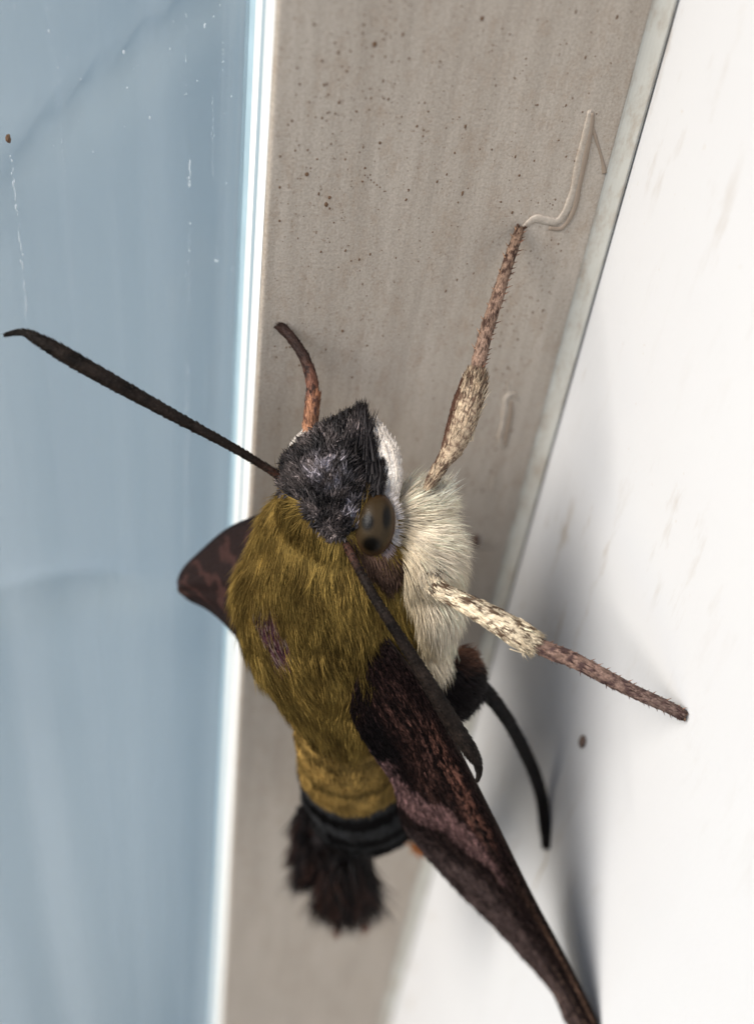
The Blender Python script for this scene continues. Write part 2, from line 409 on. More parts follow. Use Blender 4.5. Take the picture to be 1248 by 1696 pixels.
abd_st = [(575, 1140, 7.6, 60, .3), (577, 1170, 7.75, 84, .38), (580, 1205, 7.95, 90, .42), (585, 1240, 8.2, 91, .44), (592, 1272, 8.45, 95, .46), (600, 1300, 8.7, 98, .47), (606, 1320, 8.95, 98, .45), (604, 1336, 9.2, 90, .40), (594, 1347, 9.4, 72, .32), (578, 1354, 9.55, 36, .16)]
bm = bmesh.new()
def add_loft(st):
    R_, c = body_loft(st); v, f_ = loft(R_); vs = [bm.verts.new(tuple(p)) for p in v]
    for q in f_: bm.faces.new([vs[i] for i in q])
    return c
add_loft(head_st); add_loft(thor_st); abd_axis = add_loft(abd_st)
def blob(px, py, d, rx, ry, rz):
    m4 = Matrix.Identity(4)
    for i in range(3):
        m4[i][0] = CX[i]*rx; m4[i][1] = CY[i]*ry; m4[i][2] = CZ[i]*rz; m4[i][3] = at(px, py, d)[i]
    bmesh.ops.create_icosphere(bm, subdivisions=3, radius=1, matrix=m4)
blob(675, 855, 7.2, .22, .19, .22); blob(690, 836, 7.22, .15, .11, .16); blob(705, 925, 7.12, .18, .26, .26); blob(700, 1000, 7.25, .20, .30, .30)
blob(735, 1128, 7.5, .24, .24, .18); blob(690, 1080, 7.35, .18, .18, .22); blob(512, 768, 7.14, .06, .07, .1)
me0 = bpy.data.meshes.new('body_raw'); bm.to_mesh(me0); bm.free()
tmp = bpy.data.objects.new('body_raw', me0); COL.objects.link(tmp)
r = tmp.modifiers.new('r', 'REMESH'); r.mode = 'VOXEL'; r.voxel_size = .032
s_ = tmp.modifiers.new('s', 'SMOOTH'); s_.factor = .5; s_.iterations = 6
dg = bpy.context.evaluated_depsgraph_get(); me = bpy.data.meshes.new_from_object(tmp.evaluated_get(dg))
bpy.data.objects.remove(tmp)
nv = len(me.vertices); co = np.zeros(nv*3, np.float32); me.vertices.foreach_get('co', co); co = co.reshape(-1, 3).astype(float)

HEAD = [(600, 655), (515, 695), (462, 755), (448, 800), (478, 822), (500, 850), (540, 880), (572, 900), (592, 880), (600, 850), (640, 815), (662, 800), (655, 745), (622, 690)]
BROWN = [(575, 898), (600, 915), (645, 912), (664, 925), (656, 955), (632, 972), (608, 945)]
BALD = [(412, 1002), (438, 988), (456, 1010), (466, 1048), (482, 1092), (464, 1112), (440, 1082), (422, 1046)]
DARKP = [(695, 1082), (715, 1108), (742, 1066), (775, 1060), (850, 1100), (850, 1230), (690, 1230), (680, 1130)]
OLIVE, OLIVE2, CREAM, BLACK = (np.array(c) for c in ((.165, .105, .029), (.345, .230, .063), (.94, .83, .66), (.006, .005, .005)))
def abd_t(P):
    d = ((P[:, None, :]-abd_axis[None])**2).sum(2); i = d.argmin(1); return i/(len(abd_axis)-1)
def zones(P):
    """0 olive, 1 cream, 2 head, 3 brown, 4 bald, 5 dark patch, 6 abdomen olive, 7 abdomen black"""
    x, y, d = proj(P); n1 = fn(P, 5)*14; x2 = x+n1; y2 = y+fn(P, 5, 31)*14
    z = np.zeros(len(P), int)
    bord = np.interp(y, [780, 900, 960, 1020, 1060, 1110, 1160], [655, 652, 668, 682, 690, 660, 680])
    z[x2 > bord] = 1
    z[inpoly(x2, y2, HEAD) & (d < 7.45)] = 2; z[inpoly(x2, y2, BROWN)] = 3
    z[inpoly(x+n1*.9+rng.normal(0, 4, len(x)), y2+rng.normal(0, 5, len(x)), BALD) & (d < 7.6) & (rng.random(len(x)) < .94)] = 4; z[inpoly(x2, y2, DARKP)] = 5
    t = abd_t(P); ab = (y > 1165) & (d > 7.45) & (x < 690); z[ab] = np.where(t[ab] < .40, 6, 7)
    return z, x, y, d, t
def zcol(P):
    z, x, y, d, t = zones(P); n = fn(P, 7, 9); n2 = fn(P, 22, 3); k = np.clip(.5+.9*n+.35*n2, 0, 1)[:, None]
    c = OLIVE*(1-k)+OLIVE2*k
    dk = (n2+.5*fn(P, 9, 50) > .42)[:, None]; c = np.where(dk, c*.45, c)
    cr = CREAM*(.86+.2*k); edge = smooth(60, 0, x-np.interp(y, [780, 960, 1060, 1110], [600, 660, 690, 660]))[:, None]
    cr = cr*(1-edge*.55)+np.array([.50, .36, .14])*edge*.55
    c = np.where((z == 1)[:, None], cr, c)
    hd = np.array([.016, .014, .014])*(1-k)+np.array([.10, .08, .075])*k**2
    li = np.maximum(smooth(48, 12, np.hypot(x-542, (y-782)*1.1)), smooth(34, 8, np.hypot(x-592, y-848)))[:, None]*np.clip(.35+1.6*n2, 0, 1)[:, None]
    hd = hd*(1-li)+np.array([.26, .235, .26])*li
    c = np.where((z == 2)[:, None], hd, c)
    c = np.where((z == 3)[:, None], np.array([.085, .05, .035])*(.6+k), c)
    c = np.where((z == 4)[:, None], np.array([.13, .045, .055]), c)
    dp = np.array([.008, .005, .005])+np.array([.13, .06, .035])*smooth(1110, 1075, y+12*n)[:, None]
    c = np.where((z == 5)[:, None], dp, c)
    band = np.abs(((t*9) % 1)-.5)[:, None]
    ao = np.array([.36, .225, .066])*(.75+.5*k); ao = np.where(band < .09, ao*.5, ao); c = np.where((z == 6)[:, None], ao, c)
    bk = BLACK+np.where(band < .14, .04, 0.0); c = np.where((z == 7)[:, None], bk, c)
    return c, z, x, y, d, t
cc, z_, x_, y_, d_, t_ = zcol(co)
cc = np.where((z_ == 0)[:, None], cc*.6, cc)
body = mesh('body', co, [tuple(p.vertices) for p in me.polygons], M_body, moth, cc)

# fur combed over the body
me.calc_loop_triangles(); nt_ = len(me.loop_triangles)
tv = np.zeros(nt_*3, np.int32); me.loop_triangles.foreach_get('vertices', tv); tv = tv.reshape(-1, 3)
nn = np.zeros(nv*3, np.float32); me.vertices.foreach_get('normal', nn); nn = nn.reshape(-1, 3).astype(float)
A_, B_, C_ = co[tv[:, 0]], co[tv[:, 1]], co[tv[:, 2]]
ar = np.linalg.norm(np.cross(B_-A_, C_-A_), axis=1)/2
def sample(n):
    k = rng.choice(nt_, n, p=ar/ar.sum()); u, v = rng.random(n), rng.random(n); fl = u+v > 1; u[fl] = 1-u[fl]; v[fl] = 1-v[fl]
    u, v = u[:, None], v[:, None]; wv = 1-u-v
    return A_[k]*wv+B_[k]*u+C_[k]*v, nrm(nn[tv[k, 0]]*wv+nn[tv[k, 1]]*u+nn[tv[k, 2]]*v)
FLOW = np.array([(450, 850, -.45, 1), (400, 920, -.2, 1), (395, 1010, .1, 1), (420, 1090, .4, 1), (470, 1150, .6, 1), (520, 900, -.2, 1), (520, 1000, .15, 1), (540, 1100, .15, 1), (590, 940, .1, 1),
                 (600, 1030, .25, 1), (610, 1110, .1, 1), (560, 1170, 0, 1), (640, 1000, .25, 1), (660, 950, .3, 1), (700, 1020, .15, 1), (690, 1090, .25, 1), (730, 1040, .3, 1), (690, 800, .3, -.9),
                 (730, 800, 1, -.3), (700, 850, 1, -.25), (735, 880, 1, .1), (750, 930, .8, .6), (680, 890, .6, .5), (540, 780, .1, -1), (480, 780, -.8, -.8), (590, 720, .2, -1), (610, 800, .4, -1), (560, 850, -.1, -1),
                 (500, 730, -.7, -.8), (620, 950, .3, 1), (740, 1130, .5, 1), (780, 1110, .8, .2), (770, 1080, .6, -.6), (580, 1260, .0, 1), (530, 1260, .1, 1), (580, 1330, 0, 1)], float)
def comb(x, y, N):
    dd = (x[:, None]-FLOW[None, :, 0])**2+(y[:, None]-FLOW[None, :, 1])**2; wt = 1/(dd+60)**1.6; wt /= wt.sum(1, keepdims=True)
    v = wt@FLOW[:, 2:]; D = v[:, :1]*CX-v[:, 1:]*CY; D = D-N*(D*N).sum(1, keepdims=True)
    return nrm(D)
R0, N0 = sample(230000)
vis = (N0*nrm(CAM-R0)).sum(1) > -.3; kp = vis | (rng.random(len(R0)) < .12); R0, N0 = R0[kp], N0[kp]
C0, Z_, Xp, Yp, Dp, Tp = zcol(R0)
D0 = comb(Xp, Yp, N0)
jit = np.stack([fn(R0, 6, 11), fn(R0, 6, 22), fn(R0, 6, 33)], 1)*.32+rng.normal(0, .075, (len(R0), 3))
D0 = nrm(D0+jit); D0 = nrm(D0-N0*np.clip((D0*N0).sum(1, keepdims=True), None, 0))
hm = (Z_ == 2)[:, None]; D0 = np.where(hm, nrm(D0+rng.normal(0, .3, D0.shape)+np.stack([fn(R0, 14, 41), fn(R0, 14, 52), fn(R0, 14, 63)], 1)*.9), D0)
bright = (rng.lognormal(0, .24, len(R0))*np.where(rng.random(len(R0)) < .012, 2.0, 1.0)*(1+.35*fn(R0, 3, 77)))[:, None]
def pick(zid, keep): return np.where(np.isin(Z_, zid) & (rng.random(len(R0)) < keep))[0]
i = pick([0], .85)
hairs('olive_fur', R0[i], D0[i], N0[i], rng.gamma(6, .022, len(i)).clip(.07, .24), rng.uniform(.0016, .0032, len(i)), C0[i]*bright[i], M_fur, body, rng.uniform(.04, .2, len(i)), 2)
i = pick([1], .95)
hairs('cream_fur', R0[i], D0[i], N0[i], rng.uniform(.12, .26, len(i)), rng.uniform(.0016, .003, len(i)), C0[i]*np.clip(bright[i], .8, 1.2), M_fur, body, rng.uniform(.15, .65, len(i)))
i = pick([2], .9)
hairs('head_fur', R0[i], D0[i], N0[i], rng.uniform(.02, .06, len(i)), rng.uniform(.004, .008, len(i)), C0[i]*bright[i]*rng.choice([.6, 1, 3.2], (len(i), 1), p=[.55, .37, .08]), M_dark, body, rng.uniform(.2, .75, len(i)))  # a few hairs coloured much brighter, as painted glossy highlights
i = pick([3], .9)
hairs('brown_fur', R0[i], D0[i], N0[i], rng.uniform(.07, .13, len(i)), .004, C0[i]*bright[i], M_fur, body, rng.uniform(.1, .4, len(i)))
i = pick([4], .22)
hairs('bald_scale', R0[i], D0[i], N0[i], rng.uniform(.05, .12, len(i)), .008, np.where(rng.random((len(i), 1)) < .28, np.array([.17, .12, .095]), np.array([.05, .02, .024])), M_dark, body, .06)
i = pick([5], .95)
hairs('dark_fur', R0[i], D0[i], N0[i], rng.uniform(.08, .16, len(i)), rng.uniform(.006, .011, len(i)), C0[i]*bright[i], M_dark, body, rng.uniform(.1, .5, len(i)))
i = pick([6, 7], .55)
hairs('abdomen_fur', R0[i], D0[i], N0[i], rng.uniform(.06, .11, len(i)), rng.uniform(.004, .007, len(i)), C0[i]*np.clip(bright[i], .8, 1.25), M_fur, body, rng.uniform(.03, .12, len(i)))

# eyes
def eye(px, py, d, rx, ry, rz, rot, spots, name='eye'):
    bm = bmesh.new(); bmesh.ops.create_uvsphere(bm, u_segments=64, v_segments=40, radius=1)
    P = np.array([v.co[:] for v in bm.verts]); f_ = [tuple(v.index for v in q.verts) for q in bm.faces]; bm.free()
    a = math.radians(rot); X_ = CX*math.cos(a)+CY*math.sin(a); Y_ = -CX*math.sin(a)+CY*math.cos(a)
    W_ = at(px, py, d)+P[:, :1]*rx*X_+P[:, 1:2]*ry*Y_+P[:, 2:]*rz*CZ
    # view-dependent dark pseudopupils, painted as fixed spots on the dome
    c = np.tile(np.array([.032, .021, .010]), (len(P), 1))
    c = c*(1-.35*smooth(.1, .9, P[:, 1])[:, None]*np.array([.3, .5, .9]))
    rim = smooth(.72, 1.0, np.hypot(P[:, 0], P[:, 1]))[:, None]; c = c*(1-.5*rim)+np.array([.06, .028, .012])*.5*rim
    for sx, sy, r1, r2, ang in spots:
        b_ = math.radians(ang); ux = (P[:, 0]-sx)*math.cos(b_)+(P[:, 1]-sy)*math.sin(b_); uy = -(P[:, 0]-sx)*math.sin(b_)+(P[:, 1]-sy)*math.cos(b_)
        k = smooth(1.35, .55, np.hypot(ux/r1, uy/r2))*(P[:, 2] > -.2); c = c*(1-k[:, None]*.95)
    return mesh(name, W_, f_, M_eye, moth, c)
e1 = eye(619, 868, 6.885, .135, .205, .16, -6, [(-.30, .05, .30, .26, 0), (.55, .25, .2, .38, 8), (-.02, -.62, .46, .26, 0)])
eye(497, 757, 7.08, .085, .10, .09, 20, [])
# pale rim of scales around the near eye
n = 520; th = rng.uniform(0, 2*math.pi, n); rr = rng.uniform(.98, 1.12, n)
a = math.radians(-6); X_ = CX*math.cos(a)+CY*math.sin(a); Y_ = -CX*math.sin(a)+CY*math.cos(a)
rp = at(619, 868, 6.89)+(np.cos(th)*rr*.138)[:, None]*X_+(np.sin(th)*rr*.208)[:, None]*Y_
dr = nrm(np.cos(th)[:, None]*X_*.6+np.sin(th)[:, None]*Y_+CX*.25)
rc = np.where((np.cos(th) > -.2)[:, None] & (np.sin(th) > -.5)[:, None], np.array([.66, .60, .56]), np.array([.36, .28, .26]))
hairs('eye_rim', rp, dr, np.tile(CZ, (n, 1)), rng.uniform(.03, .07, n), .004, rc*rng.uniform(.6, 1.1, (n, 1)), M_fur, e1, .1)

# white palps under the head
def palp(pts, nm='palp'):
    P = spline(pts, 26); c = np.array([at(*p[:3]) for p in P]); rg = tube(c, P[:, 3]*P[:, 2]/F, 14)
    v, f_ = loft(rg); col = np.tile(np.array([.84, .76, .67]), (len(v), 1))*(.94+.1*rng.random((len(v), 1)))
    o = mesh(nm, v, f_, M_body, moth, col)
    m_ = 1700; k = rng.integers(1, 25, m_); j = rng.integers(0, 14, m_); q = rg[k, j]; N = nrm(q-c[k]); T = nrm(np.gradient(c, axis=0))[k]
    hairs('palp_scale', q, nrm(-T+.15*N+rng.normal(0, .12, (m_, 3))), N, rng.uniform(.03, .06, m_), .006, np.array([.86, .78, .69])*rng.uniform(.88, 1.08, (m_, 1)), M_fur, o, .05)
    return o
palp([(617, 698, 6.96, 4), (625, 722, 6.96, 15), (634, 752, 6.97, 25), (640, 785, 6.98, 25), (640, 820, 6.98, 20), (644, 860, 6.95, 14), (649, 895, 6.93, 7)])
palp([(520, 716, 7.16, 4), (506, 728, 7.17, 12), (490, 745, 7.18, 11), (478, 765, 7.18, 6)])
# crest of dark scales on the forehead
def tuft(name, lobes, n, rad, col, mt, parent, tip=None, lift=.02, spread=.05):
    k = rng.integers(0, len(lobes), n); Lb = np.array([np.concatenate([at(*l[0]), at(*l[1])]) for l in lobes]); rs = np.array([l[2] for l in lobes]); ts = np.array([l[3] for l in lobes])
    r0 = Lb[k, :3]+rng.normal(0, 1, (n, 3))*rs[k][:, None]; t0 = Lb[k, 3:]+rng.normal(0, 1, (n, 3))*ts[k][:, None]
    v = t0-r0; ln = np.linalg.norm(v, axis=1)*rng.uniform(.72, 1.05, n); D = nrm(v); N = nrm(CZ-D*(D@CZ)[:, None]+rng.normal(0, .3, (n, 3)))
    N = nrm(N-D*(N*D).sum(1, keepdims=True))
    c = np.asarray(col)*rng.uniform(.6, 1.4, (n, 1)); tc = c if tip is None else np.where(rng.random((n, 1)) < .4, np.asarray(tip), c)
    return hairs(name, r0, D, N, ln, rad*rng.uniform(.6, 1.3, n), c, mt, parent, lift, 4, 3, tc)
tuft('crest', [((590, 740, 6.86), (598, 672, 6.92), .03, .012), ((597, 722, 6.88), (598, 662, 6.92), .02, .008), ((600, 735, 6.86), (600, 668, 6.91), .02, .008), ((570, 750, 6.84), (575, 688, 6.9), .04, .03), ((540, 760, 6.86), (540, 702, 6.93), .04, .03),
               ((604, 765, 6.84), (606, 680, 6.90), .025, .010), ((615, 790, 6.84), (617, 715, 6.89), .02, .010), ((622, 815, 6.84), (632, 755, 6.88), .02, .010), ((612, 815, 6.84), (638, 788, 6.86), .02, .010), ((515, 785, 6.92), (505, 750, 7.0), .03, .02)],
     2000, .007, (.026, .022, .022), M_dark, body)
tuft('cheek_tuft', [((518, 742, 7.08), (496, 728, 7.06), .02, .015), ((522, 735, 7.06), (512, 716, 7.05), .02, .015), ((510, 752, 7.08), (484, 744, 7.07), .015, .015)], 260, .004, (.86, .76, .60), M_fur, body)
# the bright tuft at the foot of the front leg
tuft('chest_tuft', [((690, 845, 7.12), (690, 798, 7.1), .05, .04), ((675, 840, 7.1), (670, 798, 7.1), .03, .03), ((715, 830, 7.1), (745, 795, 7.1), .03, .04), ((715, 850, 7.1), (748, 815, 7.1), .03, .04), ((700, 825, 7.1), (715, 798, 7.08), .03, .03)],
     1100, .004, (.90, .82, .68), M_fur, body)

# antennae: slender at the root, thickest near the hooked end
def antenna(pts):
    P = spline(pts, 90); c = np.array([at(*p[:3]) for p in P]); s = np.linspace(0, 1, 90)
    rad = P[:, 3]*P[:, 2]/F/2*(1+.04*np.sin(s*330)); v, f_ = loft(tube(c, rad, 14))
    k = fn(v, 14); col = np.array([.013, .009, .007])*(1+.9*k[:, None])+np.array([.06, .022, .014])*smooth(.16, 0, np.repeat(np.append(s, s[[0, -1]]), 1)[np.minimum(np.arange(len(v))//14, 91)])[:, None]
    o = mesh('antenna', v, f_, M_horn, moth, col)
    n = 1500; i_ = rng.integers(2, 88, n); j_ = rng.uniform(0, 2*math.pi, n); T = nrm(np.gradient(c, axis=0)); a_ = nrm(np.cross(T, CZ)); b_ = np.cross(a_, T)
    N = np.cos(j_)[:, None]*a_[i_]+np.sin(j_)[:, None]*b_[i_]; q = c[i_]+N*rad[i_][:, None]
    hairs('bristle', q, nrm(T[i_]+.2*N), N, rng.uniform(.012, .03, n), .0025, np.array([.015, .012, .010])*rng.uniform(.5, 2.5, (n, 1)), M_horn, o, .1, 2)
    return o
antenna([(472, 795, 6.95, 13), (440, 774, 6.9, 13), (380, 738, 6.8, 15), (300, 695, 6.7, 19), (220, 651, 6.62, 24), (150, 612, 6.56, 27), (95, 580, 6.52, 26), (62, 561, 6.5, 19), (42, 551, 6.5, 11), (25, 551, 6.5, 7), (6, 555, 6.5, 3)])
antenna([(566, 888, 6.84, 13), (590, 935, 6.76, 14), (620, 990, 6.72, 16), (655, 1045, 6.72, 18), (690, 1100, 6.76, 21), (725, 1158, 6.82, 26), (755, 1208, 6.88, 28), (778, 1243, 6.92, 25), (790, 1264, 6.95, 15), (793, 1280, 6.97, 8), (789, 1296, 6.98, 3)])

# ---- wings
def wing(lead, trail, colour, bulge, nu=170, nv_=46, thick=.008, name='forewing'):
    Lp = spline(lead, nu); Tp_ = spline(trail, nu); V_ = []; UV = []
    for i in range(nu):
        a, b = at(*Lp[i]), at(*Tp_[i])
        for j in range(nv_):
            t = j/(nv_-1); u = i/(nu-1); p = a*(1-t)+b*t
            vein = .010*math.sin(t*17+u*3)*smooth(0, .2, t)*smooth(1, .85, t)
            V_.append(p+CZ*(bulge*math.sin(math.pi*t)*(1-.5*u)+float(vein))); UV.append((u, t))
    V_ = np.array(V_); UV = np.array(UV)
    f_ = np.array([(i*nv_+j, i*nv_+j+1, (i+1)*nv_+j+1, (i+1)*nv_+j) for i in range(nu-1) for j in range(nv_-1)])
    o = mesh(name, V_, f_, M_wing, moth, colour(UV, V_))
    s = o.modifiers.new('thickness', 'SOLIDIFY'); s.thickness = thick; s.offset = 0
    return o, V_.reshape(nu, nv_, 3), UV.reshape(nu, nv_, 2)
def near_colour(UV, P):
    u, t = UV.T; n = fn(P, 6, 2); n2 = .6*fn(np.stack([u*7, t*26, u*0], 1), 1, 5)+.5*fn(P, 26, 5)
    c = np.tile(np.array([.016, .008, .007]), (len(u), 1))
    def put(k, col):
        nonlocal c; k = np.clip(k, 0, 1)[:, None]; c = c*(1-k)+np.array(col)*k
    uu = u+.05*n
    put(smooth(.02, .2, uu)*smooth(.5, .3, uu)*smooth(.1, .35, t)*smooth(.75, .5, t)*smooth(.35, .62, .5+n2), (.085, .040, .030))   # rusty scaling
    put(smooth(.25, .36, u)*smooth(.56, .44, u)*smooth(.08, .16, t)*smooth(.34, .22, t)*smooth(.4, .6, .5+n2), (.22, .095, .065))
    put(smooth(.10, .15, uu)*smooth(.30, .22, uu)*smooth(.62, .75, t), (.008, .005, .005))                                            # black wedge
    b = u-.16-.40*(1-t)                                                                                                               # slanting pink-brown band
    put(smooth(.03, .05, b+.04*n)*smooth(.155, .125, b+.03*n)*smooth(.22, .4, t)*(.85+.5*n2), (.27, .145, .13))
    put(smooth(.17, .30, b)*smooth(.35, .6, t)*(.65+.5*n), (.15, .10, .088))                                                         # dull outer field
    put(smooth(.45, .6, u)*smooth(.3, .45, t)*smooth(.62, .5, t)*.8*(.6+n2), (.02, .011, .010))
    put(smooth(.68, .82, u)*(np.abs(((t*4.2+.25*np.sin(u*14)) % 1)-.5) < .09)*.6, (.27, .17, .12))                                       # pale outer streaks
    put(smooth(.55, .8, u)*smooth(.05, .1, t)*smooth(.2, .14, t)*.6, (.24, .13, .08))
    for ti in (.2, .34, .47, .6, .72, .84): put(smooth(.3, .5, u)*smooth(.018, .006, np.abs(t-ti-.05*np.sin(u*5)))*.5, (.075, .045, .034))
    put(smooth(.06, .0, t), (.020, .013, .010))
    return c*np.array([.70, .72, .75])*(1+.35*n2[:, None])
w1, WP, WU = wing([(622, 1030, 6.98), (660, 1078, 6.94), (712, 1150, 7.0), (765, 1250, 7.2), (822, 1362, 7.5), (880, 1480, 7.8), (938, 1588, 8.1), (984, 1680, 8.33), (1003, 1730, 8.42)],
                  [(585, 1140, 7.02), (582, 1188, 7.14), (616, 1250, 7.36), (650, 1300, 7.6), (664, 1362, 7.85), (694, 1406, 8.05), (750, 1470, 8.32), (826, 1545, 8.55), (876, 1600, 8.62), (914, 1644, 8.62), (932, 1684, 8.6), (955, 1726, 8.56)],
                  near_colour, .03)
# scales lying on the wing
n = 9000; i_ = rng.integers(0, 168, n); j_ = rng.integers(1, 45, n); fu, fv = rng.random((n, 1)), rng.random((n, 1))
q = WP[i_, j_]*(1-fu)+WP[i_+1, j_]*fu; q = q+(WP[i_, np.minimum(j_+1, 45)]-WP[i_, j_])*fv*.9
T = nrm(WP[i_+1, j_]-WP[i_, j_]); N = nrm(np.cross(T, WP[i_, np.minimum(j_+1, 45)]-WP[i_, j_-1])); N = N*np.sign((N@CZ))[:, None]
wc = near_colour(np.stack([WU[i_, j_, 0], WU[i_, j_, 1]], 1), q)
hairs('wing_scale', q+N*.006, nrm(T+rng.normal(0, .12, (n, 3))), N, rng.uniform(.03, .075, n), rng.uniform(.004, .008, n), wc*rng.lognormal(0, .45, (n, 1)), M_wing, w1, rng.uniform(.02, .14, n), 2)

def far_colour(UV, P):
    u, t = UV.T; n = fn(P, 5, 7); c = np.tile(np.array([.016, .009, .008]), (len(u), 1))
    k = smooth(.27, .38, np.abs((((u*1.0+t*.35+.12*n)*5.0) % 1)-.5)-.05)*smooth(.02, .1, t)*smooth(.96, .7, t); c = c*(1-k[:, None]*.75)+np.array([.05, .023, .019])*k[:, None]*.75
    k = (smooth(.74, .93, u)*smooth(.0, .2, t))[:, None]; c = c*(1-k*.8)+np.array([.045, .028, .022])*k*.8
    k = smooth(.07, .0, t)[:, None]; return c*(1-k)+np.array([.012, .008, .008])*k
wing([(470, 838, 7.62), (412, 858, 7.85), (372, 878, 8.0), (330, 914, 8.12), (304, 940, 8.2), (294, 962, 8.25), (297, 975, 8.26)],
     [(450, 1130, 7.7), (428, 1105, 7.8), (396, 1062, 7.95), (368, 1030, 8.08), (340, 1008, 8.18), (312, 994, 8.24), (299, 980, 8.26)], far_colour, .17, 120, 40)

# ---- legs
def leg(name, pts, colour, parent, nh, hl, hr, flatten=None, lift=.12, ns=60, hc=None):
    P = spline(pts, ns); c = np.array([at(*p[:3]) for p in P]); rad = np.maximum(P[:, 3], 1)*P[:, 2]/F/2; rg = tube(c, rad, 14)
    v, f_ = loft(rg); s = np.linspace(0, 1, ns); sv = np.append(np.repeat(s, 14), [0, 1])
    o = mesh(name, v, f_, M_leg, parent, colour(sv, v))
    T = nrm(np.gradient(c, axis=0)); i_ = rng.integers(1, ns-1, nh); j_ = rng.integers(0, 14, nh); f = rng.random((nh, 1))
    q = rg[i_, j_]*(1-f)+rg[i_, (j_+1) % 14]*f; N = nrm(q-c[i_]); col = (hc or colour)(s[i_], q)*rng.lognormal(0, .2, (nh, 1))
    hairs('leg_scale', q-N*.002, nrm(T[i_]+rng.normal(0, .1, (nh, 3))), N, rng.uniform(hl*.6, hl*1.2, nh), rng.uniform(hr*.7, hr*1.3, nh), col, M_fur, o, rng.uniform(0, lift, nh), 2)
    return o, c, rad
def speck(base_, dark, thr, sc=26):
    def g(s, P):
        n = fn(P, sc, 4)+.5*fn(P, sc*2.3, 8); k = (n > thr)[:, None]; return np.where(k, np.array(dark), np.array(base_)*(1+.25*fn(P, 9, 2)[:, None]))
    return g
def two(a, b, lo, hi, dark, thr):
    def g(s, P):
        k = smooth(lo, hi, s)[:, None]; c = np.array(a)*(1-k)+np.array(b)*k; n = fn(P, 24, 6); return np.where((n > thr)[:, None], np.array(dark), c*(1+.3*fn(P, 11, 3)[:, None]))
    return g
def spines(c, rad, side, n, parent, ln, col, s0=.05, s1=.98, rows=1):
    m_ = len(c); T = nrm(np.gradient(c, axis=0)); k = np.linspace(s0*(m_-1), s1*(m_-1), n).astype(int); k = np.repeat(k, rows)
    a_ = nrm(np.cross(T, CZ)); Sd = nrm(a_*side+rng.normal(0, .35, (m_, 3)))[k] if rows == 1 else nrm(a_[k]*side+rng.normal(0, .4, (len(k), 3)))
    Sd = nrm(Sd-T[k]*(Sd*T[k]).sum(1, keepdims=True)); q = c[k]+Sd*rad[k][:, None]*.8
    hairs('spine', q, nrm(Sd+.9*T[k]), T[k]*-1, rng.uniform(ln*.7, ln*1.2, len(k)), .006, np.tile(np.array(col), (len(k), 1)), M_leg, parent, .05, 2)
def claw(p, T, parent, col=(.06, .03, .02), s=.05):
    a_ = nrm(np.cross(T, CZ)); 
    for sg in (-1, 1):
        Q = spline([np.append(p, .014), np.append(p+T*s*.6+a_*sg*s*.5, .010), np.append(p+T*s*.8+a_*sg*s*.8, .003)], 8)
        v, f_ = loft(tube(Q[:, :3], Q[:, 3], 6)); mesh('claw', v, f_, M_leg, parent, np.tile(np.array(col), (len(v), 1)))
CRM, BRN = (.72, .60, .43), (.26, .14, .085)
# front leg on the cream side, foot on the frame
d_f = float(proj(on_plane(862, 378, 1, 0))[2])
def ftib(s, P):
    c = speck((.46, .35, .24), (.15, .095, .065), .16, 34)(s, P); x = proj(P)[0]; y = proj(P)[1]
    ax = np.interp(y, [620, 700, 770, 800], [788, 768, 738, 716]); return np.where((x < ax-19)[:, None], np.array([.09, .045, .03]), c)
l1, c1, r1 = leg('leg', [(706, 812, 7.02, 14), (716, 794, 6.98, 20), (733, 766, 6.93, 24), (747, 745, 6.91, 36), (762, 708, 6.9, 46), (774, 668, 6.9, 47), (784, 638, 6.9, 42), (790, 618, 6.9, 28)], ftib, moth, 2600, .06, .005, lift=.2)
tuft('tibia_fringe', [((775, 690, 6.89), (798, 622, 6.88), .02, .015), ((770, 700, 6.89), (803, 635, 6.88), .02, .012), ((768, 650, 6.88), (776, 618, 6.88), .015, .008), ((772, 725, 6.9), (795, 665, 6.88), .02, .012)], 420, .005, (.66, .55, .40), M_fur, l1)
tr, c2, r2 = leg('tarsus', [(786, 628, 6.91, 22), (794, 592, 6.92, 23), (806, 545, 6.95, 22), (822, 495, 7.0, 20), (838, 445, d_f-.10, 18), (852, 402, d_f-.05, 16), (860, 381, d_f-.03, 13)], two((.255, .165, .12), (.23, .15, .105), .3, .9, (.07, .04, .03), .17), l1, 1500, .04, .0045)
spines(c2, r2, 1, 26, tr, .055, (.22, .11, .07)); spines(c2, r2, -1, 12, tr, .05, (.30, .17, .10))
claw(c2[-1], nrm(c2[-1]-c2[-4]), l1)
# middle leg, foot on the wall
d_m = float(proj(on_plane(1133, 1186, 0, 0))[2])
l2, c1, r1 = leg('leg', [(724, 925, 6.98, 40), (716, 950, 6.90, 40), (722, 972, 6.82, 30), (752, 990, 6.76, 30), (790, 1010, 6.72, 36), (830, 1033, 6.7, 42), (862, 1052, 6.69, 45), (884, 1066, 6.68, 36)], speck(CRM, (.13, .085, .055), .17, 22), moth, 3200, .06, .005, lift=.15)
tuft('tibia_fringe', [((850, 1060, 6.66), (882, 1088, 6.66), .02, .012), ((860, 1040, 6.66), (898, 1056, 6.66), .02, .012), ((865, 1062, 6.64), (880, 1082, 6.64), .015, .01)], 320, .005, (.76, .64, .46), M_fur, l2)
tr, c2, r2 = leg('tarsus', [(872, 1062, 6.67, 24), (905, 1076, 6.68, 27), (950, 1094, 6.70, 26), (1000, 1120, d_m-.12, 24), (1050, 1146, d_m-.09, 22), (1095, 1166, d_m-.06, 20), (1130, 1184, d_m-.04, 18)], two((.27, .17, .13), (.17, .115, .095), .2, .9, (.085, .05, .045), .12), l2, 1600, .04, .0045)
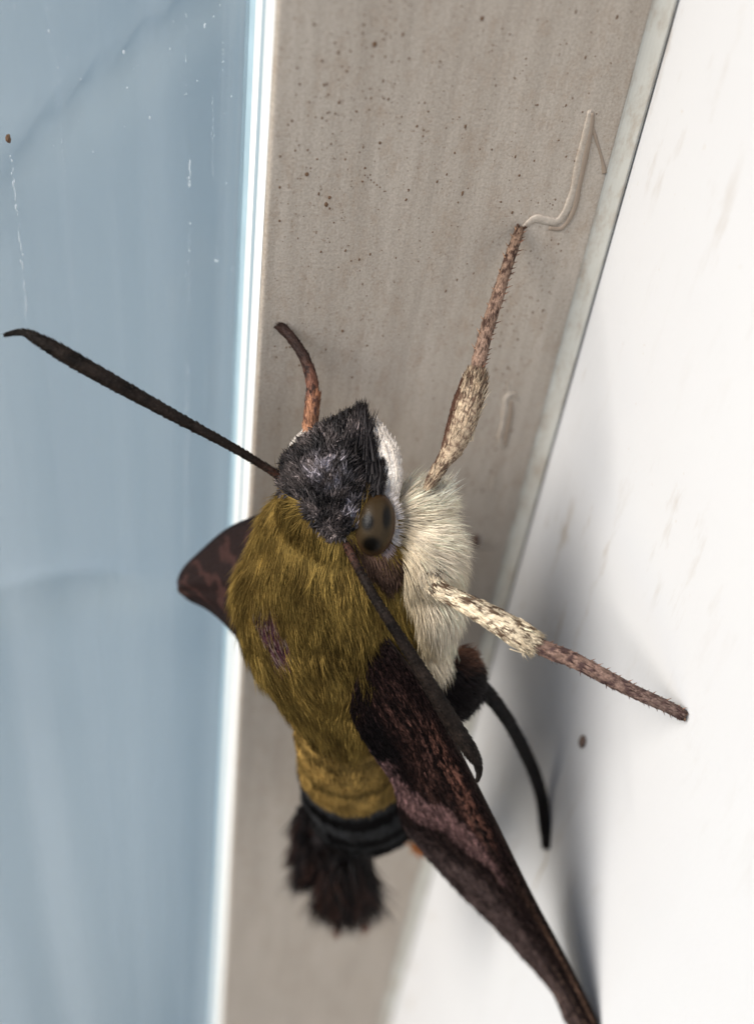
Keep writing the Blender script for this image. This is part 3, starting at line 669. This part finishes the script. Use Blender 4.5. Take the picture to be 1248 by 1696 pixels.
spines(c2, r2, 1, 24, tr, .04, (.16, .10, .08)); spines(c2, r2, -1, 24, tr, .04, (.30, .17, .12))
claw(c2[-1], nrm(c2[-1]-c2[-4]), l2, (.25, .15, .10), .04)
# other front leg, seen past the head
d_l = float(proj(on_plane(466, 545, 1, 0))[2])
l3, c1, r1 = leg('leg', [(508, 742, 7.2, 22), (513, 712, 7.16, 25), (516, 680, 7.13, 24), (519, 652, 7.12, 23)], two((.42, .21, .12), (.34, .16, .09), .2, .9, (.10, .05, .04), .2), moth, 700, .05, .0045)
tr, c2, r2 = leg('tarsus', [(518, 660, 7.12, 22), (516, 630, d_l-.12, 20), (508, 602, d_l-.09, 18), (497, 580, d_l-.07, 17), (483, 560, d_l-.05, 16), (470, 546, d_l-.035, 16), (464, 541, d_l-.03, 12)], two((.20, .09, .06), (.035, .02, .016), .05, .4, (.03, .018, .015), .15), l3, 900, .035, .0045)
spines(c2, r2, 1, 8, tr, .03, (.05, .03, .025)); claw(c2[-1], nrm(c2[-1]-c2[-4]), l3, (.02, .012, .01), .04)
# hind leg, dark, foot on the wall
d_h = float(proj(on_plane(905, 1404, 0, 0))[2])
l4, c1, r1 = leg('leg', [(760, 1105, 7.5, 34), (785, 1128, 7.6, 30), (815, 1158, 7.8, 24), (842, 1195, 8.05, 23)], speck((.006, .005, .005), (.012, .008, .007), .2), moth, 700, .05, .005)
tr, c2, r2 = leg('tarsus', [(838, 1188, 8.02, 22), (862, 1232, 8.35, 22), (882, 1275, 8.65, 22), (896, 1320, d_h-.25, 21), (902, 1365, d_h-.12, 20), (905, 1402, d_h-.04, 16)], speck((.005, .004, .004), (.010, .007, .006), .2), l4, 800, .045, .005)
spines(c2, r2, 1, 14, tr, .04, (.02, .015, .012)); claw(c2[-1], nrm(c2[-1]-c2[-4]), l4, (.02, .012, .01), .04)

# ---- brush of dark scales at the tail
rb, cb = body_loft([(560, 1335, 9.3, 20, .12), (550, 1360, 9.4, 44, .2), (542, 1395, 9.55, 46, .2), (545, 1425, 9.7, 42, .16), (555, 1450, 9.85, 30, .1), (560, 1470, 9.95, 10, .04)])
v, f_ = loft(rb); tb = mesh('tail_brush', v, f_, M_body, moth, np.tile(np.array([.014, .011, .011]), (len(v), 1)))
lob = [((515, 1345, 9.3), (484, 1395, 9.5), .045, .03), ((510, 1370, 9.35), (482, 1440, 9.6), .05, .03), ((515, 1390, 9.4), (490, 1480, 9.7), .05, .03), ((530, 1400, 9.4), (508, 1478, 9.7), .045, .022),
       ((545, 1410, 9.45), (530, 1535, 9.85), .045, .03), ((555, 1420, 9.45), (566, 1548, 9.9), .035, .018), ((570, 1420, 9.45), (592, 1540, 9.9), .045, .03), ((585, 1400, 9.4), (618, 1535, 9.9), .045, .022),
       ((590, 1390, 9.35), (622, 1495, 9.8), .035, .018), ((595, 1390, 9.4), (604, 1470, 9.7), .045, .03), ((530, 1345, 9.25), (500, 1410, 9.45), .05, .03), ((550, 1400, 9.3), (550, 1500, 9.6), .06, .06)]
tuft('tail_scale', lob, 3200, .012, (.010, .008, .008), M_dark, tb, (.06, .028, .02), .03)
tuft('tail_tip', [((556, 1500, 9.85), (558, 1558, 9.95), .03, .02), ((600, 1500, 9.85), (606, 1548, 9.95), .02, .02)], 60, .012, (.25, .10, .06), M_dark, tb)
tuft('orange_tuft', [((690, 1392, 8.8), (696, 1416, 8.85), .03, .03)], 90, .010, (.48, .16, .04), M_fur, body)
